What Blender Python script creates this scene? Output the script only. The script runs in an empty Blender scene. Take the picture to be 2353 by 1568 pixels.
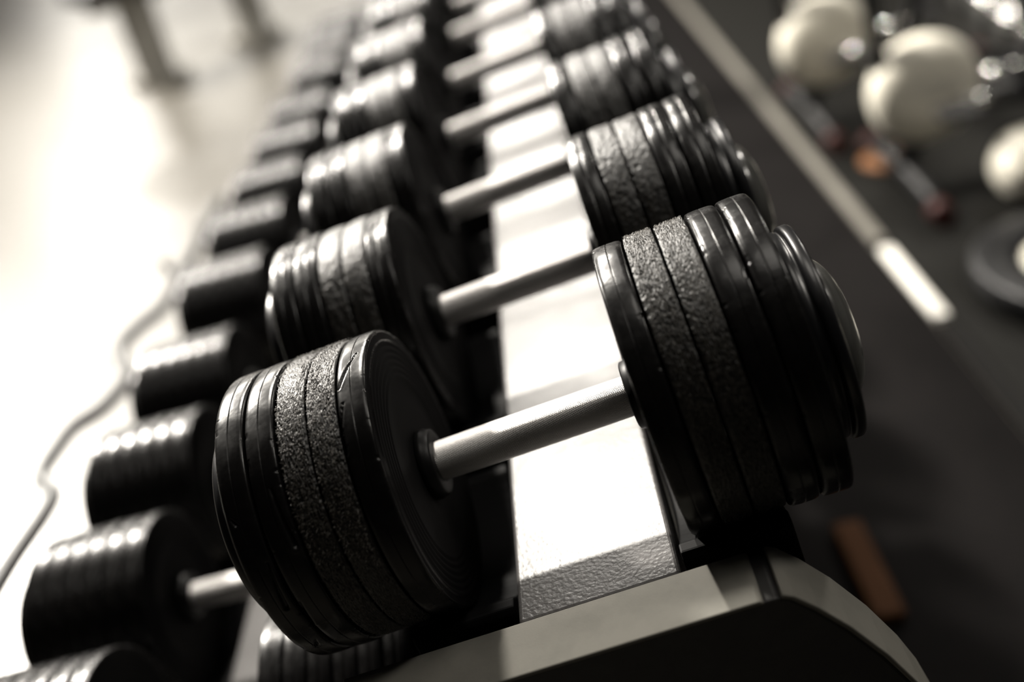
import bpy, bmesh, math, random
import numpy as np
from mathutils import Matrix, Vector
random.seed(7)
R = math.radians
S = bpy.context.scene
COL = S.collection

# ------------------------------------------------------------------ frames
M_T = Matrix.Translation((0, 0, .75)) @ Matrix.Rotation(R(-10), 4, 'Y')                      # upper tier
M_L = M_T @ Matrix.Translation((-.395, 0, -.238)) @ Matrix.Rotation(R(5.5), 4, 'Y')          # lower tier

# ------------------------------------------------------------------ camera
cam = bpy.data.cameras.new('camera')
cam.sensor_fit = 'HORIZONTAL'; cam.sensor_width = 36; cam.lens = 36 * 2400.33 / 2353
rows = [(0.9303633366577906, -0.03989977412444167, -0.3644613420210127),
        (-0.33469745831182923, -0.49822937670278356, -0.7998406713776389),
        (-0.14967188514393875, 0.8661267206449013, -0.47688869831679304)]
rt, dn, fw = (Vector(r) for r in rows)
Mc = Matrix(((rt.x, -dn.x, -fw.x, 0.117227257), (rt.y, -dn.y, -fw.y, -0.60849991),
             (rt.z, -dn.z, -fw.z, 0.40768976), (0, 0, 0, 1)))
co = bpy.data.objects.new('camera', cam); COL.objects.link(co)
co.matrix_world = M_T @ Mc
cam.clip_start = .02
cam.dof.use_dof = True
cam.dof.focus_distance = .70
cam.dof.aperture_fstop = 1.7
S.camera = co

# ------------------------------------------------------------------ world, lamps, exposure
S.view_settings.view_transform = 'Standard'
S.view_settings.look = 'None'
S.view_settings.gamma = 1
S.view_settings.use_curve_mapping = False
S.view_settings.exposure = 0.0
W = bpy.data.worlds.new('gym_ambient'); S.world = W; W.use_nodes = True
W.node_tree.nodes['Background'].inputs[0].default_value = (.92, .86, 1.0, 1)
W.node_tree.nodes['Background'].inputs[1].default_value = .004

GLOW_STRENGTH = 7.0                             # glow of the unseen window added for floor glare and rim highlights
def lamp(name, loc, target, size, power, color=(1, .945, .86), size_y=None):
    l = bpy.data.lights.new(name, 'AREA')
    l.energy = power; l.color = color; l.size = size
    if size_y: l.shape = 'RECTANGLE'; l.size_y = size_y
    else: l.shape = 'DISK'
    o = bpy.data.objects.new(name, l); COL.objects.link(o)
    o.location = loc
    o.rotation_euler = (Vector(target) - Vector(loc)).to_track_quat('-Z', 'Y').to_euler()
    return o
lamp('ceiling_spot', (-.97, 2.83, 3.45), (0, .3, .7), .17, 235)
lamp('unseen_lamp', (2.6, 3.6, 3.45), (1.1, 2.6, 0), .5, 70)  # added lamp, brightens the pale bike covers and the floor there
lamp('unseen_lamp', (2.1, .35, 3.45), (.2, -.1, .6), .5, 28)
lamp('unseen_lamp', (.3, .3, 3.45), (.3, .3, 0), 1.0, 13)  # added soft overhead fill for the up-facing surfaces
for x, y, tx, ty, pw in ((-1.0, 5.1, 0, .4, 80), (-1.0, 7.4, 0, .6, 140),                    # a row along the rack
                         (-3.9, 4.7, -.9, .7, 900), (-4.3, 7.2, -.6, .9, 45), (-4.8, 9.9, -.6, 1.3, 105), (-5.5, 13.4, -1.4, 3, 75)):
    lamp('unseen_lamp', (x, y, 3.45), (tx, ty, 0), .4, pw)

# ------------------------------------------------------------------ materials
def material(name, base, rough, metal=0.0, spec=.5, noise=0.0, nscale=20., col2=None, cscale=8., clo=.45, chi=.65,
             bump=0.0, bscale=200., bdist=.001, rough2=None, coat=0.0, stretch=(1, 1, 1)):
    m = bpy.data.materials.new(name); m.use_nodes = True
    nt = m.node_tree; b = nt.nodes['Principled BSDF']
    b.inputs['Base Color'].default_value = (*base, 1)
    b.inputs['Roughness'].default_value = rough
    b.inputs['Metallic'].default_value = metal
    b.inputs['Specular IOR Level'].default_value = spec
    b.inputs['Coat Weight'].default_value = coat
    tc = nt.nodes.new('ShaderNodeTexCoord')
    mp = nt.nodes.new('ShaderNodeMapping'); mp.inputs['Scale'].default_value = stretch
    nt.links.new(tc.outputs['Object'], mp.inputs['Vector'])
    if col2 or rough2 is not None:
        n = nt.nodes.new('ShaderNodeTexNoise'); n.inputs['Scale'].default_value = cscale
        n.inputs['Detail'].default_value = 6; n.inputs['Roughness'].default_value = .65
        nt.links.new(mp.outputs[0], n.inputs['Vector'])
        r = nt.nodes.new('ShaderNodeMapRange'); r.inputs[1].default_value = clo; r.inputs[2].default_value = chi
        nt.links.new(n.outputs['Fac'], r.inputs[0])
        if col2:
            mx = nt.nodes.new('ShaderNodeMix'); mx.data_type = 'RGBA'
            mx.inputs['A'].default_value = (*base, 1); mx.inputs['B'].default_value = (*col2, 1)
            nt.links.new(r.outputs[0], mx.inputs['Factor']); nt.links.new(mx.outputs['Result'], b.inputs['Base Color'])
        if rough2 is not None:
            mr = nt.nodes.new('ShaderNodeMapRange'); mr.inputs[3].default_value = rough; mr.inputs[4].default_value = rough2
            nt.links.new(r.outputs[0], mr.inputs[0]); nt.links.new(mr.outputs[0], b.inputs['Roughness'])
    if bump:
        n = nt.nodes.new('ShaderNodeTexNoise'); n.inputs['Scale'].default_value = bscale; n.inputs['Detail'].default_value = 4
        nt.links.new(mp.outputs[0], n.inputs['Vector'])
        bp = nt.nodes.new('ShaderNodeBump'); bp.inputs['Strength'].default_value = bump; bp.inputs['Distance'].default_value = bdist
        nt.links.new(n.outputs['Fac'], bp.inputs['Height']); nt.links.new(bp.outputs[0], b.inputs['Normal'])
    return m

def scratched(m, scale=60., stretch=(1, .08, .08), col=(.16, .15, .13), lo=.66, hi=.70):
    """pale scratch marks worn into the colour"""
    nt = m.node_tree; b = nt.nodes['Principled BSDF']
    tc = nt.nodes.new('ShaderNodeTexCoord'); mp = nt.nodes.new('ShaderNodeMapping')
    mp.inputs['Scale'].default_value = stretch; mp.inputs['Rotation'].default_value = (.5, .7, .4)
    nt.links.new(tc.outputs['Object'], mp.inputs['Vector'])
    n = nt.nodes.new('ShaderNodeTexNoise'); n.inputs['Scale'].default_value = scale; n.inputs['Detail'].default_value = 5
    nt.links.new(mp.outputs[0], n.inputs['Vector'])
    r = nt.nodes.new('ShaderNodeMapRange'); r.inputs[1].default_value = lo; r.inputs[2].default_value = hi
    nt.links.new(n.outputs['Fac'], r.inputs[0])
    mx = nt.nodes.new('ShaderNodeMix'); mx.data_type = 'RGBA'
    src = b.inputs['Base Color']
    if src.is_linked: nt.links.new(src.links[0].from_socket, mx.inputs['A'])
    else: mx.inputs['A'].default_value = src.default_value
    mx.inputs['B'].default_value = (*col, 1)
    nt.links.new(r.outputs[0], mx.inputs['Factor']); nt.links.new(mx.outputs['Result'], src)
    return m

RUB = material('black_rubber', (.0045, .0042, .0042), .23, spec=.25, col2=(.007, .0066, .0064), cscale=40, bump=.05, bscale=900, bdist=.0002, rough2=.33)
scratched(RUB, 90, (1, .05, .05), (.09, .085, .075), .70, .74)
WORN = material('worn_rubber', (.006, .0056, .005), .42, spec=.5, col2=(.045, .040, .033), cscale=420, clo=.48, chi=.72, bump=.5, bscale=1300, bdist=.0005, stretch=(1.6, .35, .35))
FACE = material('matte_rubber_face', (.003, .0028, .0029), .62, spec=.07)
SHRED = material('rubber_shred', (.07, .063, .052), .6, col2=(.02, .018, .016), cscale=200)
GLOSS = material('black_plastic', (.008, .008, .009), .3, bump=.1, bscale=300, bdist=.0003)
NUTM = material('black_collar', (.005, .005, .005), .4, spec=.15)
SADDLE = material('saddle_plastic', (.0035, .0035, .0038), .6, spec=.15)
DOME = material('domed_cap', (.06, .06, .056), .25, coat=.4)
BEAM = material('grey_paint', (.15, .144, .141), .30, col2=(.13, .125, .123), cscale=14, rough2=.36, bump=.55, bscale=330, bdist=.0007)
scratched(BEAM, 46, (1, .35, .6), (.03, .027, .025), .70, .715)
PANEL = material('panel_paint', (.165, .158, .137), .75, spec=.3, col2=(.145, .14, .121), cscale=30, bump=.2, bscale=700, bdist=.0004)
PANELD = material('panel_plastic', (.022, .021, .020), .6, col2=(.028, .027, .026), cscale=60, bump=.2, bscale=600, bdist=.0004)
BARM = material('curl_bar_black', (.012, .012, .011), .5)
CHROME = material('chrome', (.7, .7, .68), .12, metal=1)
BLACKM = material('black_frame', (.012, .012, .013), .4)
CREAM = material('cream_plastic', (.80, .765, .66), .4)
REDC = material('dark_red_rubber', (.055, .010, .008), .5)
ORANGE = material('orange_plastic', (.30, .12, .035), .6)
GREYM = material('grey_frame', (.28, .27, .245), .6)
TRIM_GLARE = material('trim_glare', (.85, .83, .77), .4)  # glare on the trim's lit stretch, put into the colour
FLOOR = material('gym_floor', (.085, .079, .068), .36, spec=.6, col2=(.066, .061, .053), cscale=1.6, rough2=.42, bump=.04, bscale=60, bdist=.002)
MAT = material('rubber_mat', (.0050, .0042, .0041), .7, spec=.06, col2=(.0038, .0033, .0033), cscale=30, bump=.2, bscale=300, bdist=.001)

def knurl_material():
    m = bpy.data.materials.new('knurled_steel'); m.use_nodes = True
    nt = m.node_tree; b = nt.nodes['Principled BSDF']
    b.inputs['Metallic'].default_value = .9; b.inputs['Base Color'].default_value = (.42, .41, .40, 1)
    b.inputs['Roughness'].default_value = .42
    tc = nt.nodes.new('ShaderNodeTexCoord'); sx = nt.nodes.new('ShaderNodeSeparateXYZ')
    nt.links.new(tc.outputs['Object'], sx.inputs[0])
    def math_(op, a, c):
        n = nt.nodes.new('ShaderNodeMath'); n.operation = op
        for i, v in enumerate((a, c)):
            if v is None: continue
            if isinstance(v, (int, float)): n.inputs[i].default_value = v
            else: nt.links.new(v, n.inputs[i])
        return n.outputs[0]
    ang = math_('MULTIPLY', math_('ARCTAN2', sx.outputs['Y'], sx.outputs['Z']), .0145)
    k = 2 * math.pi / .0016
    s1 = math_('SINE', math_('MULTIPLY', math_('ADD', sx.outputs['X'], ang), k), None)
    s2 = math_('SINE', math_('MULTIPLY', math_('SUBTRACT', sx.outputs['X'], ang), k), None)
    h = math_('MAXIMUM', s1, s2)
    bp = nt.nodes.new('ShaderNodeBump'); bp.inputs['Strength'].default_value = .55; bp.inputs['Distance'].default_value = .0003
    nt.links.new(h, bp.inputs['Height']); nt.links.new(bp.outputs[0], b.inputs['Normal'])
    return m
KNURL = knurl_material()

# ------------------------------------------------------------------ helpers
def link_mesh(name, me, mat=None, parent=None, M=None):
    if mat is not None and not me.materials: me.materials.append(mat)
    o = bpy.data.objects.new(name, me); COL.objects.link(o)
    if parent is not None:
        o.parent = parent
    if M is not None: o.matrix_basis = M
    return o

def thing(name, label, cat, M, group=None):
    o = bpy.data.objects.new(name, None); COL.objects.link(o)
    o.empty_display_size = .05
    o.matrix_world = M; o.matrix_basis = M
    o['label'] = label; o['category'] = cat
    if group: o['group'] = group
    return o

def tag(o, label, cat, group=None):
    o['label'] = label; o['category'] = cat
    if group: o['group'] = group
    return o

def np_mesh(name, V, F, smooth=True):
    V = np.asarray(V, np.float32); F = np.asarray(F, np.int32)
    me = bpy.data.meshes.new(name)
    me.vertices.add(len(V)); me.vertices.foreach_set('co', V.ravel())
    n = F.shape[1]
    me.loops.add(F.size); me.loops.foreach_set('vertex_index', F.ravel())
    me.polygons.add(len(F)); me.polygons.foreach_set('loop_start', np.arange(0, F.size, n, dtype=np.int32))
    me.update(calc_edges=True); me.validate()
    me.polygons.foreach_set('use_smooth', np.full(len(me.polygons), smooth, bool))
    return me

def lathe(name, prof, segs, disp=None, smooth=True):
    """revolve (x, r) about the X axis; disp(theta, x, r) -> extra radius"""
    P = np.array(prof, float); n = len(P)
    th = np.linspace(0, 2 * math.pi, segs, endpoint=False)
    X = np.repeat(P[:, 0][None], segs, 0); Rr = np.repeat(P[:, 1][None], segs, 0); T = np.repeat(th[:, None], n, 1)
    if disp is not None: Rr = Rr + disp(T, X, Rr)
    V = np.stack([X, Rr * np.sin(T), Rr * np.cos(T)], -1).reshape(-1, 3)
    i = np.arange(segs)[:, None]; j = np.arange(n - 1)[None]
    a = i * n + j; b = ((i + 1) % segs) * n + j
    F = np.stack([a, b, b + 1, a + 1], -1).reshape(-1, 4)
    return np_mesh(name, V, F, smooth)

def _hash(ix, iy, s):
    h = (ix * 374761393 + iy * 668265263 + s * 974634777) & 0xffffffff
    h = ((h ^ (h >> 13)) * 1274126177) & 0xffffffff
    return ((h ^ (h >> 16)) & 0xffff) / 65535.0
def vnoise(u, v, per, s):
    """value noise, periodic in u"""
    iu = np.floor(u).astype(np.int64); iv = np.floor(v).astype(np.int64)
    fu = u - iu; fv = v - iv; fu = fu * fu * (3 - 2 * fu); fv = fv * fv * (3 - 2 * fv)
    a = _hash(iu % per, iv, s); b = _hash((iu + 1) % per, iv, s)
    c = _hash(iu % per, iv + 1, s); d = _hash((iu + 1) % per, iv + 1, s)
    return (a * (1 - fu) + b * fu) * (1 - fv) + (c * (1 - fu) + d * fu) * fv - .5

TWO = 2 * math.pi
PT = .0222                                     # pitch of the plates
TH = .0207                                     # thickness of one plate
def plate_profile(Rp, t=TH, ri=.02, e0=.0022, e1=.0022, rings=True, nx=12, seam=True, fine=1):
    p = [(.0004, ri), (.0004, .05)]
    if rings:
        for r in np.arange(.066, Rp - .0085, .0052):
            p += [(.0004, r), (-.0003, r + .0012), (-.0003, r + .0030), (.0004, r + .0042)]
    k = 4
    for i in range(k + 1):
        a = math.pi / 2 * i / k
        p.append((e0 * (1 - math.sin(a)), Rp - e0 * (1 - math.cos(a)) - (e0 - e0) ) if False else (e0 - e0 * math.cos(a), Rp - e0 + e0 * math.sin(a)))
    xs = list(np.linspace(e0, t - e1, nx)[1:-1])
    if seam: xs += [t * .5 - .0007, t * .5 - .0003, t * .5 + .0003, t * .5 + .0007]
    for x in sorted(xs):
        d = .0005 * (1 - ((x - t / 2) / (t / 2)) ** 2)
        if seam and abs(x - t / 2) < .0004: d -= .00055
        p.append((x, Rp + d))
    for i in range(k + 1):
        a = math.pi / 2 * (1 - i / k)
        p.append((t - e1 + e1 * math.cos(a), Rp - e1 + e1 * math.sin(a)))
    p += [(t - .0004, .05), (t - .0004, ri)]
    return p

def smooth_disp(seed, gashes=()):
    def f(T, X, r):
        rim = np.clip((r - .098) / .004, 0, 1)
        edge = np.clip(1 - np.minimum(X, TH - X) / .003, 0, 1)
        d = .0003 * vnoise(T / TWO * 14, X * 20, 14, seed) + .00004 * vnoise(T / TWO * 300, X * 500, 300, seed + 1)
        nick = np.clip(vnoise(T / TWO * 150, X * 60, 150, seed + 2) - .36, 0, 1) * .010
        d = d - edge * nick
        for (t0, x0, t1, x1, w, dep) in gashes:
            rr = .105
            px, py = (T - t0) * rr, X - x0
            ex, ey = (t1 - t0) * rr, x1 - x0
            L2 = ex * ex + ey * ey
            s = np.clip((px * ex + py * ey) / L2, 0, 1)
            dist = np.hypot(px - s * ex, py - s * ey)
            ww = w * (1 - .6 * s)
            d = d - dep * np.exp(-(dist / ww) ** 2) + dep * .12 * np.exp(-((dist - 2.2 * w) / w) ** 2) * (1 - s)
        return d * rim
    return f
def worn_disp(seed, amp=.0010):
    def f(T, X, r):
        rim = np.clip((r - .096) / .005, 0, 1)
        fray = .35 + .65 * np.clip(.5 + 1.6 * vnoise(T / TWO * 9, X * 70, 9, seed + 7), 0, 1)      # some stretches are torn deeper
        a = vnoise(T / TWO * 170, X * 1300, 170, seed)
        b = vnoise(T / TWO * 300, X * 2300, 300, seed + 1)
        c = vnoise(T / TWO * 520, X * 2900, 520, seed + 2)
        big = vnoise(T / TWO * 26, X * 150, 26, seed + 3)
        cr = np.abs(vnoise(T / TWO * 70 + 1.2 * a, X * 700 + 1.0 * b, 70, seed + 4))
        crack = np.clip(.07 - cr, 0, 1) / .07
        return (amp * fray * (.8 * a + 1.0 * b + .9 * c) + amp * .8 * big - amp * 1.1 * fray * crack) * rim
    return f

def two_tone(me):
    """the flat faces of a plate are matte, the tread is not"""
    me.materials.append(FACE)
    n = np.empty(len(me.polygons) * 3, np.float32); me.polygons.foreach_get('normal', n)
    c = np.empty(len(me.polygons) * 3, np.float32); me.polygons.foreach_get('center', c)
    n = n.reshape(-1, 3); c = c.reshape(-1, 3)
    flat = (np.hypot(c[:, 1], c[:, 2]) < .094) | (np.abs(n[:, 0]) > .985)
    me.polygons.foreach_set('material_index', flat.astype(np.int32))

def worn_plate_mesh(name, seed, Rp, segs, nx, shreds):
    me = lathe(name, plate_profile(Rp, e0=.0016, e1=.0016, rings=False, nx=nx, seam=False), segs, worn_disp(seed))
    me.materials.append(WORN); two_tone(me); return me

def shred_mesh(seed, Rp, n):
    """loose curled fibres torn out of the worn tread"""
    g = np.random.default_rng(seed)
    V = []; F = []
    for i in range(n):
        t = g.uniform(-2.2, 2.2); x = g.uniform(.0012, TH - .0012)
        L = g.uniform(.0010, .0034); w = g.uniform(.00009, .00024)
        ang = g.normal(0, .7) + (math.pi / 2 if g.random() < .35 else 0)
        lift = g.uniform(.0002, .0016)
        ct, st = math.cos(ang), math.sin(ang)
        base = len(V)
        for k in range(4):
            s = k / 3
            tt = t + (s * L * ct) / Rp; xx = min(max(x + s * L * st, .0005), TH - .0005)
            rr = Rp + .0003 + lift * math.sin(s * 2.4) * (1.2 if k else .3)
            hw = w * (1 - .7 * s)
            for sg in (-1, 1):
                V.append((xx + sg * hw * ct, rr * math.sin(tt - sg * hw * st / Rp), rr * math.cos(tt - sg * hw * st / Rp)))
        for k in range(3):
            a = base + 2 * k; F.append((a, a + 1, a + 3, a + 2))
    me = np_mesh('rubber_shred', V, F); me.materials.append(SHRED); return me

def bevel_box(name, sx, sy, sz, bev=.003, seg=2):
    bm = bmesh.new(); bmesh.ops.create_cube(bm, size=1)
    for v in bm.verts: v.co = Vector((v.co.x * sx, v.co.y * sy, v.co.z * sz))
    if bev: bmesh.ops.bevel(bm, geom=bm.edges[:], offset=bev, segments=seg, affect='EDGES', profile=.5)
    me = bpy.data.meshes.new(name); bm.to_mesh(me); bm.free()
    for p in me.polygons: p.use_smooth = False
    return me

def extrude_poly(name, pts, axis, a, b, bev=.002, seg=2):
    """polygon extruded from a to b. axis 'Y': pts are (x,z); axis 'X': pts are (y,z)"""
    bm = bmesh.new()
    vs = [bm.verts.new((p[0], a, p[1]) if axis == 'Y' else (a, p[0], p[1])) for p in pts]
    f = bm.faces.new(vs)
    r = bmesh.ops.extrude_face_region(bm, geom=[f])
    d = Vector((0, b - a, 0)) if axis == 'Y' else Vector((b - a, 0, 0))
    for v in r['geom']:
        if isinstance(v, bmesh.types.BMVert): v.co += d
    bmesh.ops.recalc_face_normals(bm, faces=bm.faces[:])
    if bev:
        ed = [e for e in bm.edges if e.calc_face_angle(0) > .35]
        bmesh.ops.bevel(bm, geom=ed, offset=bev, segments=seg, affect='EDGES', profile=.5, clamp_overlap=True)
    me = bpy.data.meshes.new(name); bm.to_mesh(me); bm.free()
    return me

def tube(name, pts, rad, segs=14, caps=True):
    pts = [Vector(p) for p in pts]; n = len(pts)
    rads = rad if isinstance(rad, (list, tuple)) else [rad] * n
    V = []; F = []
    t0 = (pts[1] - pts[0]).normalized()
    u = t0.orthogonal().normalized()
    for i, p in enumerate(pts):
        t = (pts[min(i + 1, n - 1)] - pts[max(i - 1, 0)]).normalized()
        u = (u - t * u.dot(t)).normalized(); w = t.cross(u)
        for k in range(segs):
            a = TWO * k / segs
            V.append(p + (u * math.cos(a) + w * math.sin(a)) * rads[i])
    for i in range(n - 1):
        for k in range(segs):
            k2 = (k + 1) % segs
            F.append((i * segs + k, i * segs + k2, (i + 1) * segs + k2, (i + 1) * segs + k))
    me = bpy.data.meshes.new(name)
    faces = [tuple(f) for f in F]
    if caps: faces += [tuple(range(segs))[::-1], tuple(range((n - 1) * segs, n * segs))]
    me.from_pydata([tuple(v) for v in V], [], faces); me.update()
    for p in me.polygons: p.use_smooth = len(p.vertices) == 4
    return me

def smooth_path(pts, n=10, rnd=.35):
    """round the corners of a polyline"""
    pts = [Vector(p) for p in pts]; out = [pts[0]]
    for i in range(1, len(pts) - 1):
        a, b, c = pts[i - 1], pts[i], pts[i + 1]
        p0 = b.lerp(a, rnd); p1 = b.lerp(c, rnd)
        for k in range(n + 1):
            s = k / n
            out.append(p0.lerp(b, s).lerp(b.lerp(p1, s), s))
    out.append(pts[-1]); return out

# ------------------------------------------------------------------ setting
fl = link_mesh('floor', bevel_box('floor', 30, 40, .1, 0), FLOOR, None, Matrix.Translation((0, 10, -.05)))
fl['kind'] = 'structure'
WALLM = material('wall_paint', (.03, .029, .028), .85)
for nm, sz, lc in (('wall_back', (16, .1, 3.6), (-1.5, 16.05, 1.8)), ('wall_left', (.1, 22, 3.6), (-9.55, 5, 1.8)), ('wall_right', (.1, 22, 3.6), (6.55, 5, 1.8)),
                   ('ceiling', (16.2, 22, .1), (-1.5, 5, 3.65))):
    o = link_mesh(nm, bevel_box(nm, *sz, 0), WALLM, None, Matrix.Translation(lc)); o['kind'] = 'structure'
def glow_pane():
    m = bpy.data.materials.new('glow_pane'); m.use_nodes = True
    b = m.node_tree.nodes['Principled BSDF']; b.inputs['Emission Color'].default_value = (1, .95, .86, 1); b.inputs['Emission Strength'].default_value = GLOW_STRENGTH
    return m
LIT = glow_pane()
wn = link_mesh('added_glow_window', extrude_poly('added_glow_window', [(-7.0, 1.7), (-1.8, 1.7), (-1.8, 3.3), (-7.0, 3.3)], 'Y', 15.97, 16.0, 0), GREYM); wn['kind'] = 'structure'  # unseen window, added for its glow on the floor
for k in range(4):
    link_mesh('pane', bevel_box('pane', 1.2, .01, 1.45, 0), LIT, wn, Matrix.Translation((-6.35 + 1.3 * k, 15.962, 2.5)))
def strip(name, x0, x1, y0, y1, z0, z1, mat, bev=.002):
    o = link_mesh(name, bevel_box(name, x1 - x0, y1 - y0, z1 - z0, bev), mat, None, Matrix.Translation(((x0 + x1) / 2, (y0 + y1) / 2, (z0 + z1) / 2)))
    return o
tag(strip('rubber_mat', .285, .738, -.6, 6.5, .0, .012, MAT), 'long dark rubber floor strip running along right side of the dumbbell rack', 'mat')
TRIM_HALF_LIT = material('trim_half_lit', (.16, .15, .13), .55)  # same trim where it is half lit, tone put into the colour
RFLOOR = material('floor_shade', (.0085, .0082, .007), .62, spec=.12, col2=(.0065, .0062, .0055), cscale=20, bump=.2, bscale=200, bdist=.001)  # dark colour stands in for shade on the floor at right
tag(strip('shaded_floor', .779, 6.4, -3, 14, 0, .012, RFLOOR), 'floor under the exercise bikes, coloured dark for shade, right of the trim line', 'flooring')
TRIM_SHADE = material('trim_shade', (.010, .0095, .009), .7, spec=.1)  # same trim in shade, darkness put into the colour
for i, (a, b, mt) in enumerate(((-.6, 1.165, TRIM_SHADE), (1.185, 1.51, TRIM_GLARE), (1.55, 6.5, TRIM_HALF_LIT))):  # one trim: shaded, glaring and half-lit stretches by colour
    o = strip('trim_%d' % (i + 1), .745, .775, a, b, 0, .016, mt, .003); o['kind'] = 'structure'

# ------------------------------------------------------------------ dumbbells
HL = .0813                                     # half of the gap between the two inner plates
def gashset(side):
    if side < 0: return {0: [(-.30, .019, .02, .006, .0008, .0018), (-.62, .0215, -.42, .0165, .0009, .0022), (-.75, .0205, -.60, .0195, .0012, .002)],
                         3: [(-1.18, .0035, -.80, .0075, .0016, .0030), (-1.75, .0215, -1.55, .019, .0013, .0025)],
                         4: [(-1.55, .006, -1.22, .003, .0014, .0022), (-2.0, .009, -1.92, .006, .0012, .002), (-.95, .014, -.9, .017, .001, .002)]}
    return {0: [(-.35, .016, -.30, .021, .001, .002), (-.75, .014, -.45, .012, .0009, .0018)],
            3: [(-.55, .0008, -.35, .002, .0014, .0025), (-.95, .001, -.9, .002, .0013, .0025)],
            4: [(-.45, .010, -.30, .016, .0007, .0012), (-.8, .006, -.62, .018, .0007, .0012)]}
ORDER = ['s', 'w', 'w', 's', 's']              # from the handle outwards
RAD = [.1040, .1045, .1043, .1050, .1052]

def end_mesh(segs):
    return lathe('end_disc', [(0, .02), (0, .070), (.001, .0728), (.003, .0735), (.0075, .0735), (.0085, .072), (.0095, .0735),
                              (.0105, .0752), (.0125, .0758), (.0165, .0758), (.0182, .0748), (.019, .0725), (.019, .062), (.0178, .060), (.0178, .02)], segs)
def cap_mesh(segs):
    p = [(0, .050), (.002, .0505)]
    for i in range(1, 13):
        a = math.pi / 2 * i / 12
        p.append((.002 + .017 * math.sin(a), max(.0005, .0500 * math.cos(a) ** .8)))
    return lathe('end_cap', p, segs)
def nut_mesh(segs):
    return lathe('collar', [(.0, .0150), (.0, .0225), (.001, .0245), (.004, .0250), (.0055, .0262), (.0095, .0262), (.0105, .025), (.0105, .015)], segs)
def handle_mesh(segs, h):
    p = []
    for x in np.linspace(-h - .01, h + .01, 24):
        p.append((x, .0143 + .0004 * math.cos(x / h * 1.4)))
    return lathe('handle', p, segs)

def xf(side, x):
    """place a mesh built from x=0 outwards on one side of the dumbbell"""
    M = Matrix.Translation((side * x, 0, 0))
    return M if side > 0 else M @ Matrix.Rotation(math.pi, 4, 'Z')

def make_dumbbell(M, Rbase, label, group, detail, nplates=5):
    t = thing('dumbbell', label, 'dumbbell', M @ Matrix.Translation((0, 0, -Rbase)), group)
    up = Matrix.Translation((0, 0, Rbase))
    hi = detail == 'hi'; sg = 64 if hi else 40
    for nm, me, mt in (('handle', handle_mesh(sg, HL), KNURL),):
        link_mesh(nm, me, mt, t, up)
    for side in (-1, 1):
        g = gashset(side) if hi else {}
        for k in range(nplates):
            kind = ORDER[k] if nplates == 5 else 's'
            Rp = RAD[k] * Rbase / .105 if nplates == 5 else Rbase - .0004 * (k % 2)
            seed = 100 + 17 * k + (side > 0) * 500
            base = up @ xf(side, HL + PT * k)
            if kind == 'w':
                me = worn_plate_mesh('plate', seed, Rp - .0008, 1100 if hi else 560, 58 if hi else 18, hi)
                o = link_mesh('plate', me, None, t, base)
                o['label'] = 'frayed and worn rubber plate'
                if hi:
                    s = link_mesh('rubber_shred', shred_mesh(seed, Rp - .0006, 4200), None, o); s['kind'] = 'stuff'
            else:
                def mirrored(gl): return gl
                # side -1 is turned half round about Z: theta runs the other way
                gl = [((-a, b, -c, d, w, dp) if side < 0 else (a, b, c, d, w, dp)) for (a, b, c, d, w, dp) in g.get(k, ())]
                me = lathe('plate', plate_profile(Rp, nx=18 if hi else 7, rings=(k == 0)), (1400 if g.get(k) else 900) if hi else 200, smooth_disp(seed, gl) if hi else smooth_disp(seed))
                me.materials.append(RUB); two_tone(me)
                link_mesh('plate', me, None, t, base)
        xo = HL + PT * nplates
        link_mesh('collar', nut_mesh(sg), NUTM, t, up @ xf(side, HL - .0100))
        link_mesh('end_disc', end_mesh(160 if hi else 80), GLOSS, t, up @ xf(side, xo))
        link_mesh('end_cap', cap_mesh(96 if hi else 48), DOME, t, up @ xf(side, xo + .0178))
    return t

def copy_tree(o, M, label, spin=0, Rb=.105):
    r = o.copy(); COL.objects.link(r); r.matrix_basis = M; r['label'] = label
    for ch in list(o.children):
        c = ch.copy(); COL.objects.link(c); c.parent = r
        c.matrix_basis = Matrix.Translation((0, 0, Rb)) @ Matrix.Rotation(spin, 4, 'X') @ Matrix.Translation((0, 0, -Rb)) @ ch.matrix_basis
        for g in list(ch.children):
            d = g.copy(); COL.objects.link(d); d.parent = c
    return r

UY = [0, .2275, .4647, .713, .9626, 1.2375, 1.49, 1.735]
LY = [.051, .252, .460, .672, .940, 1.165, 1.386, 1.626, 1.863, 2.20, 2.46, 2.72]
ORD = ['first', 'second', 'third', 'fourth', 'fifth', 'sixth', 'seventh', 'eighth', 'ninth', 'tenth', 'eleventh', 'twelfth']
GU, GL_ = 'black dumbbells on the upper tier', 'black dumbbells on the lower tier'
make_dumbbell(M_T, .105, 'nearest black rubber dumbbell in sharp focus with frayed plates, upper tier beside end panel', GU, 'hi')
up0 = None
for i, y in enumerate(UY[1:], 1):
    M = M_T @ Matrix.Translation((0, y, 0))
    lab = 'worn black rubber dumbbell, %s from the near end of the upper tier' % ORD[i]
    if up0 is None: up0 = make_dumbbell(M, .105, lab, GU, 'mid')
    else: copy_tree(up0, M @ Matrix.Translation((0, 0, -.105)), lab, random.uniform(0, TWO))
RL = .0985
lo0 = None
for i, y in enumerate(LY):
    M = M_L @ Matrix.Translation((0, y, 0))
    lab = 'blurred black dumbbell, %s from the near end of the lower tier' % ORD[i]
    if lo0 is None: lo0 = make_dumbbell(M, RL, lab, GL_, 'mid', 6)
    else: copy_tree(lo0, M @ Matrix.Translation((0, 0, -RL)), lab, random.uniform(0, TWO), RL)

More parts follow.
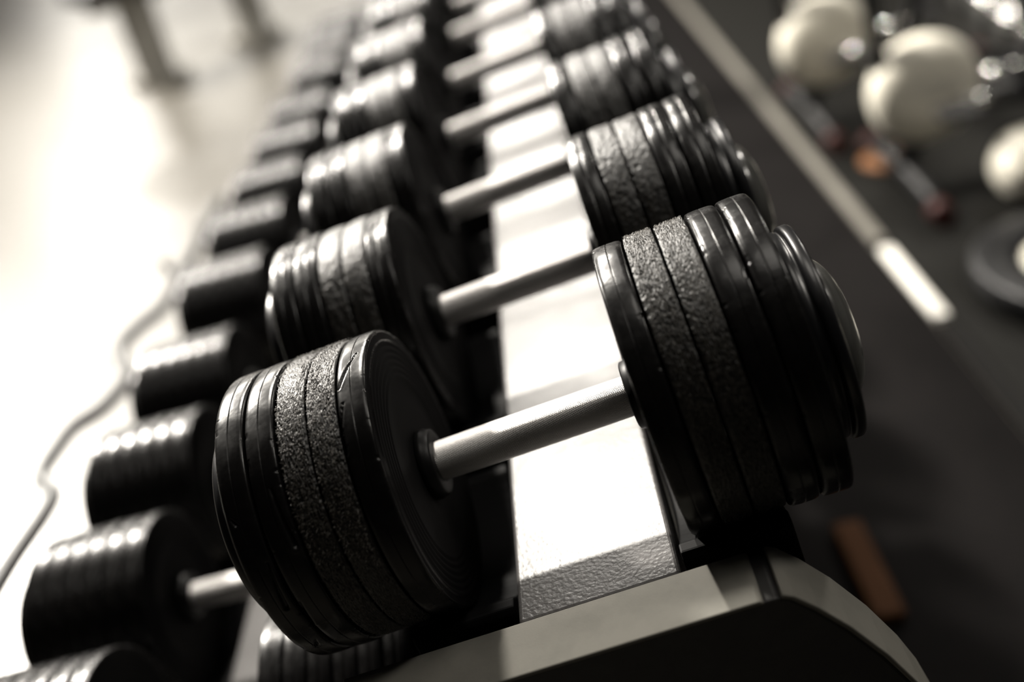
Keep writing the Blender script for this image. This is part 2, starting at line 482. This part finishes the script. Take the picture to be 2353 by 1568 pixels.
# ------------------------------------------------------------------ rack
RK = Vector((-.17, 1.4, 0))
rack = thing('dumbbell_rack', 'two-tier grey steel dumbbell rack with black saddles holding all the dumbbells', 'rack', Matrix.Translation(RK))
inv = Matrix.Translation(-RK)
YE = 2.98
def rackpart(name, me, mat, M): return link_mesh(name, me, mat, rack, inv @ M)
CX = .0105                                       # the beam sits a little off the handles' middle
def beam_mesh(y0, y1, w, h):
    me = bevel_box('beam', w, y1 - y0, h, .003, 3); return me
rackpart('support_beam', beam_mesh(-.099, YE, .114, .05), BEAM, M_T @ Matrix.Translation((CX, (YE - .099) / 2, -.078 - .025)))
rackpart('support_beam', beam_mesh(-.083, YE, .117, .05), BEAM, M_L @ Matrix.Translation((0, (YE - .083) / 2, -.086 - .025)))

def saddle_mesh(Rb, hw, w, horn):
    """cradle under one head: polygon in (y, z), concave top, extruded along X"""
    rr = Rb + .0013
    yh = min(hw - .012, math.sqrt(max(rr * rr - horn * horn, 0)))
    pts = []
    a0 = math.asin(min(.999, yh / rr))
    for i in range(19):
        a = -a0 + 2 * a0 * i / 18
        pts.append((rr * math.sin(a), -rr * math.cos(a)))
    zt = pts[-1][1]
    tail = [(hw - .003, zt + .0005), (hw, zt - .004), (hw, -.150), (-hw, -.150), (-hw, zt - .004), (-hw + .003, zt + .0005)]
    return extrude_poly('saddle', pts + tail, 'X', 0, w, .0015, 2)
su = saddle_mesh(.105, .084, .076, .070); sl = saddle_mesh(RL, .084, .090, .066)
for me in (su, sl): me.materials.append(SADDLE)
for y in UY:
    for x in (CX + .0595, CX - .0595 - .076):
        rackpart('saddle', su, None, M_T @ Matrix.Translation((x, y, 0)))
for y in LY:
    for x in (.0595, -.0595 - .090):
        rackpart('saddle', sl, None, M_L @ Matrix.Translation((x, y, 0)))
iT = M_T.inverted()
def t_of_world(x, z): v = iT @ Vector((x, 0, z)); return (v.x, v.z)
def t_of_low(x, z): v = iT @ (M_L @ Vector((x, 0, z))); return (v.x, v.z)
TOPZ = -.0765
arc = [(.130, -.0805), (.142, -.096), (.157, -.120), (.174, -.154), (.188, -.190), (.196, -.218), (.2015, -.25)]
ins = .0035                                       # panel lies this far inside its edge trims
panel_pts = [(-.175, TOPZ - ins), (.118, TOPZ - ins)] + [(x - ins, z - ins * .6) for x, z in arc] + \
    [(.208, -.33), t_of_world(.27, .30), t_of_world(.27, 0.0), t_of_world(-.62, 0.0), t_of_world(-.62, .22),
     t_of_low(-.215, -.13), t_of_low(-.20, -.105), t_of_low(.10, -.105), t_of_low(.16, -.09), (-.215, -.125)]
for (y0, y1) in ((-.142, -.1005), (YE, YE + .042)):
    rackpart('end_panel', extrude_poly('end_panel', panel_pts, 'Y', y0, y1, .002), PANELD, M_T)
    def band(pts, th=.0035):
        out = []
        for i, p in enumerate(pts):
            a = pts[max(i - 1, 0)]; b = pts[min(i + 1, len(pts) - 1)]
            n = Vector((b[1] - a[1], -(b[0] - a[0]))).normalized()
            out.append((p[0] + n.x * th, p[1] + n.y * th))
        return list(pts) + out[::-1]
    rackpart('top_trim', extrude_poly('top_trim', [(-.175, TOPZ), (.1085, TOPZ), (.1115, TOPZ - .0015), (.1115, TOPZ - ins), (-.175, TOPZ - ins)], 'Y', y0 - .002, y1 + .001, .0012), PANEL, M_T)
    rackpart('curved_trim', extrude_poly('curved_trim', band([(.1235, -.0765)] + arc + [(.2105, -.33)]), 'Y', y0 - .002, y1 + .001, .001), PANEL, M_T)
    rackpart('front_trim', extrude_poly('front_trim', [t_of_low(-.20, -.101), t_of_low(.10, -.101), t_of_low(.10, -.105), t_of_low(-.20, -.105)], 'Y', y0 - .002, y1 + .001, 0), PANEL, M_T)
for yb in (1.42,):                              # arms that hold the curl bar in front of the lower tier
    rackpart('bar_hook', tube('bar_hook', smooth_path([(-.05, yb, -.135), (-.33, yb, -.135), (-.44, yb, -.085), (-.45, yb, -.045)], 8), .009), BLACKM, M_L)
rackpart('bar_hook', tube('bar_hook', smooth_path([(-.05, .21, -.135), (-.33, .21, -.135), (-.44, .21, -.085), (-.45, .21, -.045)], 8), .009), BLACKM, M_L)

# ------------------------------------------------------------------ curl bar in front of the lower tier
OFF = -.03
ez = [(-.393, .06), (-.393, .418), (-.373, .578), (-.428, .642), (-.418, .765), (-.377, .795), (-.352, .882), (-.416, 1.009), (-.392, 1.085), (-.36, 1.13), (-.36, 1.50)]
def lowpt(p, dz=0): return (p[0], p[1], OFF + dz)
curl = thing('curl_bar', 'thin dark zigzag curl bar held along the front of the lower tier', 'bar', M_L @ Matrix.Translation((-.39, .7, OFF)))
iC = Matrix.Translation((.39, -.7, -OFF))
link_mesh('shaft', tube('shaft', smooth_path([lowpt(p) for p in ez], 6, .3), .0132), BARM, curl, iC)
link_mesh('sleeve', tube('sleeve', [lowpt((-.393, -.10)), lowpt((-.393, .07)), lowpt((-.393, .071)), lowpt((-.393, .085))], [.0135, .0135, .018, .018]), BARM, curl, iC)
link_mesh('sleeve', tube('sleeve', [lowpt((-.36, 1.475)), lowpt((-.36, 1.49)), lowpt((-.36, 1.491)), lowpt((-.36, 1.66))], [.018, .018, .0135, .0135]), BARM, curl, iC)

# ------------------------------------------------------------------ bikes beyond the trim, right
def bike(M, label):
    t = thing('exercise_bike', label, 'exercise bike', M, 'exercise bikes on the right')
    def p(name, me, mat, par=t, MM=None): return link_mesh(name, me, mat, par, MM)
    for x in (-.17, .42):
        s = p('stabilizer', tube('stabilizer', smooth_path([(x, -.22, .03), (x, -.12, .045), (x, .12, .045), (x, .22, .03)], 6), .022), BLACKM)
        for y in (-.235, .235):
            p('foot_cap', tube('foot_cap', [(x, y - .022, .027), (x, y + .022, .027)], .027), REDC, s)
    p('frame', tube('frame', smooth_path([(-.17, 0, .05), (-.13, 0, .16), (.1, 0, .2), (.42, 0, .055)], 6), .026), BLACKM)
    c = p('flywheel_cover', lathe('flywheel_cover', [(-.060, .001), (-.059, .05), (-.050, .095), (-.030, .125), (0, .132), (.030, .125), (.050, .095), (.059, .05), (.060, .001)], 40), CREAM, t,
          Matrix.Translation((-.12, 0, .24)) @ Matrix.Rotation(math.pi / 2, 4, 'Z'))
    p('seat_post', tube('seat_post', [(.12, 0, .2), (.22, 0, .74)], .02), BLACKM)
    p('seat', tube('seat', smooth_path([(.06, 0, .78), (.2, 0, .77), (.34, 0, .79)], 5), [.025] + [.04] * 6 + [.085, ]), BLACKM)
    p('handle_post', tube('handle_post', [(-.2, 0, .17), (-.3, 0, .9)], .02), BLACKM)
    p('handlebar', tube('handlebar', smooth_path([(-.18, -.22, .94), (-.34, -.2, .92), (-.34, .2, .92), (-.18, .22, .94)], 5), .014), BLACKM)
    for sgn in (-1, 1):
        k = p('crank', tube('crank', [(.06, sgn * .07, .22), (.06 + sgn * .15, sgn * .09, .22)], .011), CHROME)
        p('pedal', bevel_box('pedal', .09, .07, .02, .004), BLACKM, k, Matrix.Translation((.06 + sgn * .15, sgn * .135, .22)))
    return t
B0 = (1.00, 2.34); B1 = (1.08, 1.81)
b0 = bike(Matrix.Translation((*B0, .0125)), 'farther blurred exercise bike with pale round cover and black feet, right background')
def copy_bike(M, label):
    r = copy_tree(b0, M, label, 0, 0); return r
copy_bike(Matrix.Translation((*B1, .0125)), 'nearer blurred exercise bike with pale round cover, towards right edge of the photo')
def lathe_ball(r):
    p = []
    for i in range(25):
        a = math.pi * i / 24; p.append((-r * math.cos(a), max(.0004, r * math.sin(a) - (.0025 if i in (8, 16) else 0))))
    return p
mb = link_mesh('medicine_ball', lathe('medicine_ball', lathe_ball(.085), 40), CREAM, None, Matrix.Translation((1.13, 1.62, .0975)) @ Matrix.Rotation(.5, 4, 'Y'))
tag(mb, 'small pale ball on the floor between exercise bike and black weight plate', 'ball')
# black weight plate lying flat near the right edge
wp = thing('weight_plate', 'thick black round weight plate with pale hub lying on the floor at right edge', 'weight plate', Matrix.Translation((1.07, 1.22, .0125)))
Mr = Matrix.Translation((0, 0, .03)) @ Matrix.Rotation(-math.pi / 2, 4, 'Y')
link_mesh('tread', lathe('tread', [(-.022, .13), (-.024, .15), (-.03, .17), (-.03, .215), (-.022, .225), (.022, .225), (.03, .215), (.03, .17), (.024, .15), (.022, .13), (-.022, .13)], 64), BLACKM, wp, Mr)
link_mesh('hub', lathe('hub', [(-.018, .026), (-.018, .132), (.018, .132), (.018, .06), (.022, .05), (.022, .026), (-.018, .026)], 48), CREAM, wp, Mr)
# chrome dumbbells in a row on the floor, upper right
cd = None
for i in range(5):
    M = Matrix.Translation((1.62 + .02 * i, 2.25 + .22 * i, .0125)) @ Matrix.Rotation(.1 * (i % 2), 4, 'Z')
    lab = 'small bright chrome dumbbell, %s of the row at upper right' % ORD[i]
    if cd is None:
        cd = thing('chrome_dumbbell', lab, 'dumbbell', M, 'chrome dumbbells at upper right')
        u = Matrix.Translation((0, 0, .06))
        link_mesh('handle', lathe('handle', [(-.075, .013), (-.03, .014), (0, .016), (.03, .014), (.075, .013)], 20), CHROME, cd, u)
        for sd in (-1, 1):
            link_mesh('head', lathe('head', [(0, .001), (0, .045), (.006, .057), (.015, .06), (.055, .06), (.064, .057), (.07, .045), (.07, .001)], 32), CHROME, cd, u @ xf(sd, .065))
    else: copy_tree(cd, M, lab, 0, 0)
# orange floor markers
o = link_mesh('floor_marker', lathe('floor_marker', [(0, .07), (.004, .07), (.010, .064), (.022, .03), (.023, .02), (.018, .016), (.0, .055)], 40), ORANGE, None, Matrix.Translation((.93, 1.98, .0125)) @ Matrix.Rotation(-math.pi / 2, 4, 'Y'))
tag(o, 'small orange floor marker in front of the exercise bikes', 'marker')
o = link_mesh('floor_block', bevel_box('floor_block', .045, .20, .025, .006), material('brown_wood', (.065, .029, .013), .7, spec=.1), None, Matrix.Translation((.392, .53, .0248)))
tag(o, 'small brown block on the dark floor beyond the rack end panel', 'block')

# ------------------------------------------------------------------ weight bench far left
bn = thing('weight_bench', 'blurred dark weight bench with two grey legs on the bright floor, upper left', 'bench', Matrix.Translation((-1.93, 4.92, 0)))
for (x, y) in ((.14, -.2), (.55, .35)):
    lg = link_mesh('leg', bevel_box('leg', .15, .15, .44, .01), GREYM, bn, Matrix.Translation((x, y, .23)))
    link_mesh('foot', bevel_box('foot', .30, .12, .05, .01), GREYM, lg, Matrix.Translation((0, 0, -.205)))
link_mesh('rail', tube('rail', [(.0, -.4, .44), (.69, .55, .44)], .035), GREYM, bn)
link_mesh('pad', bevel_box('pad', .30, 1.25, .08, .025, 3), BLACKM, bn, Matrix.Translation((.345, .075, .51)) @ Matrix.Rotation(R(-36), 4, 'Z'))
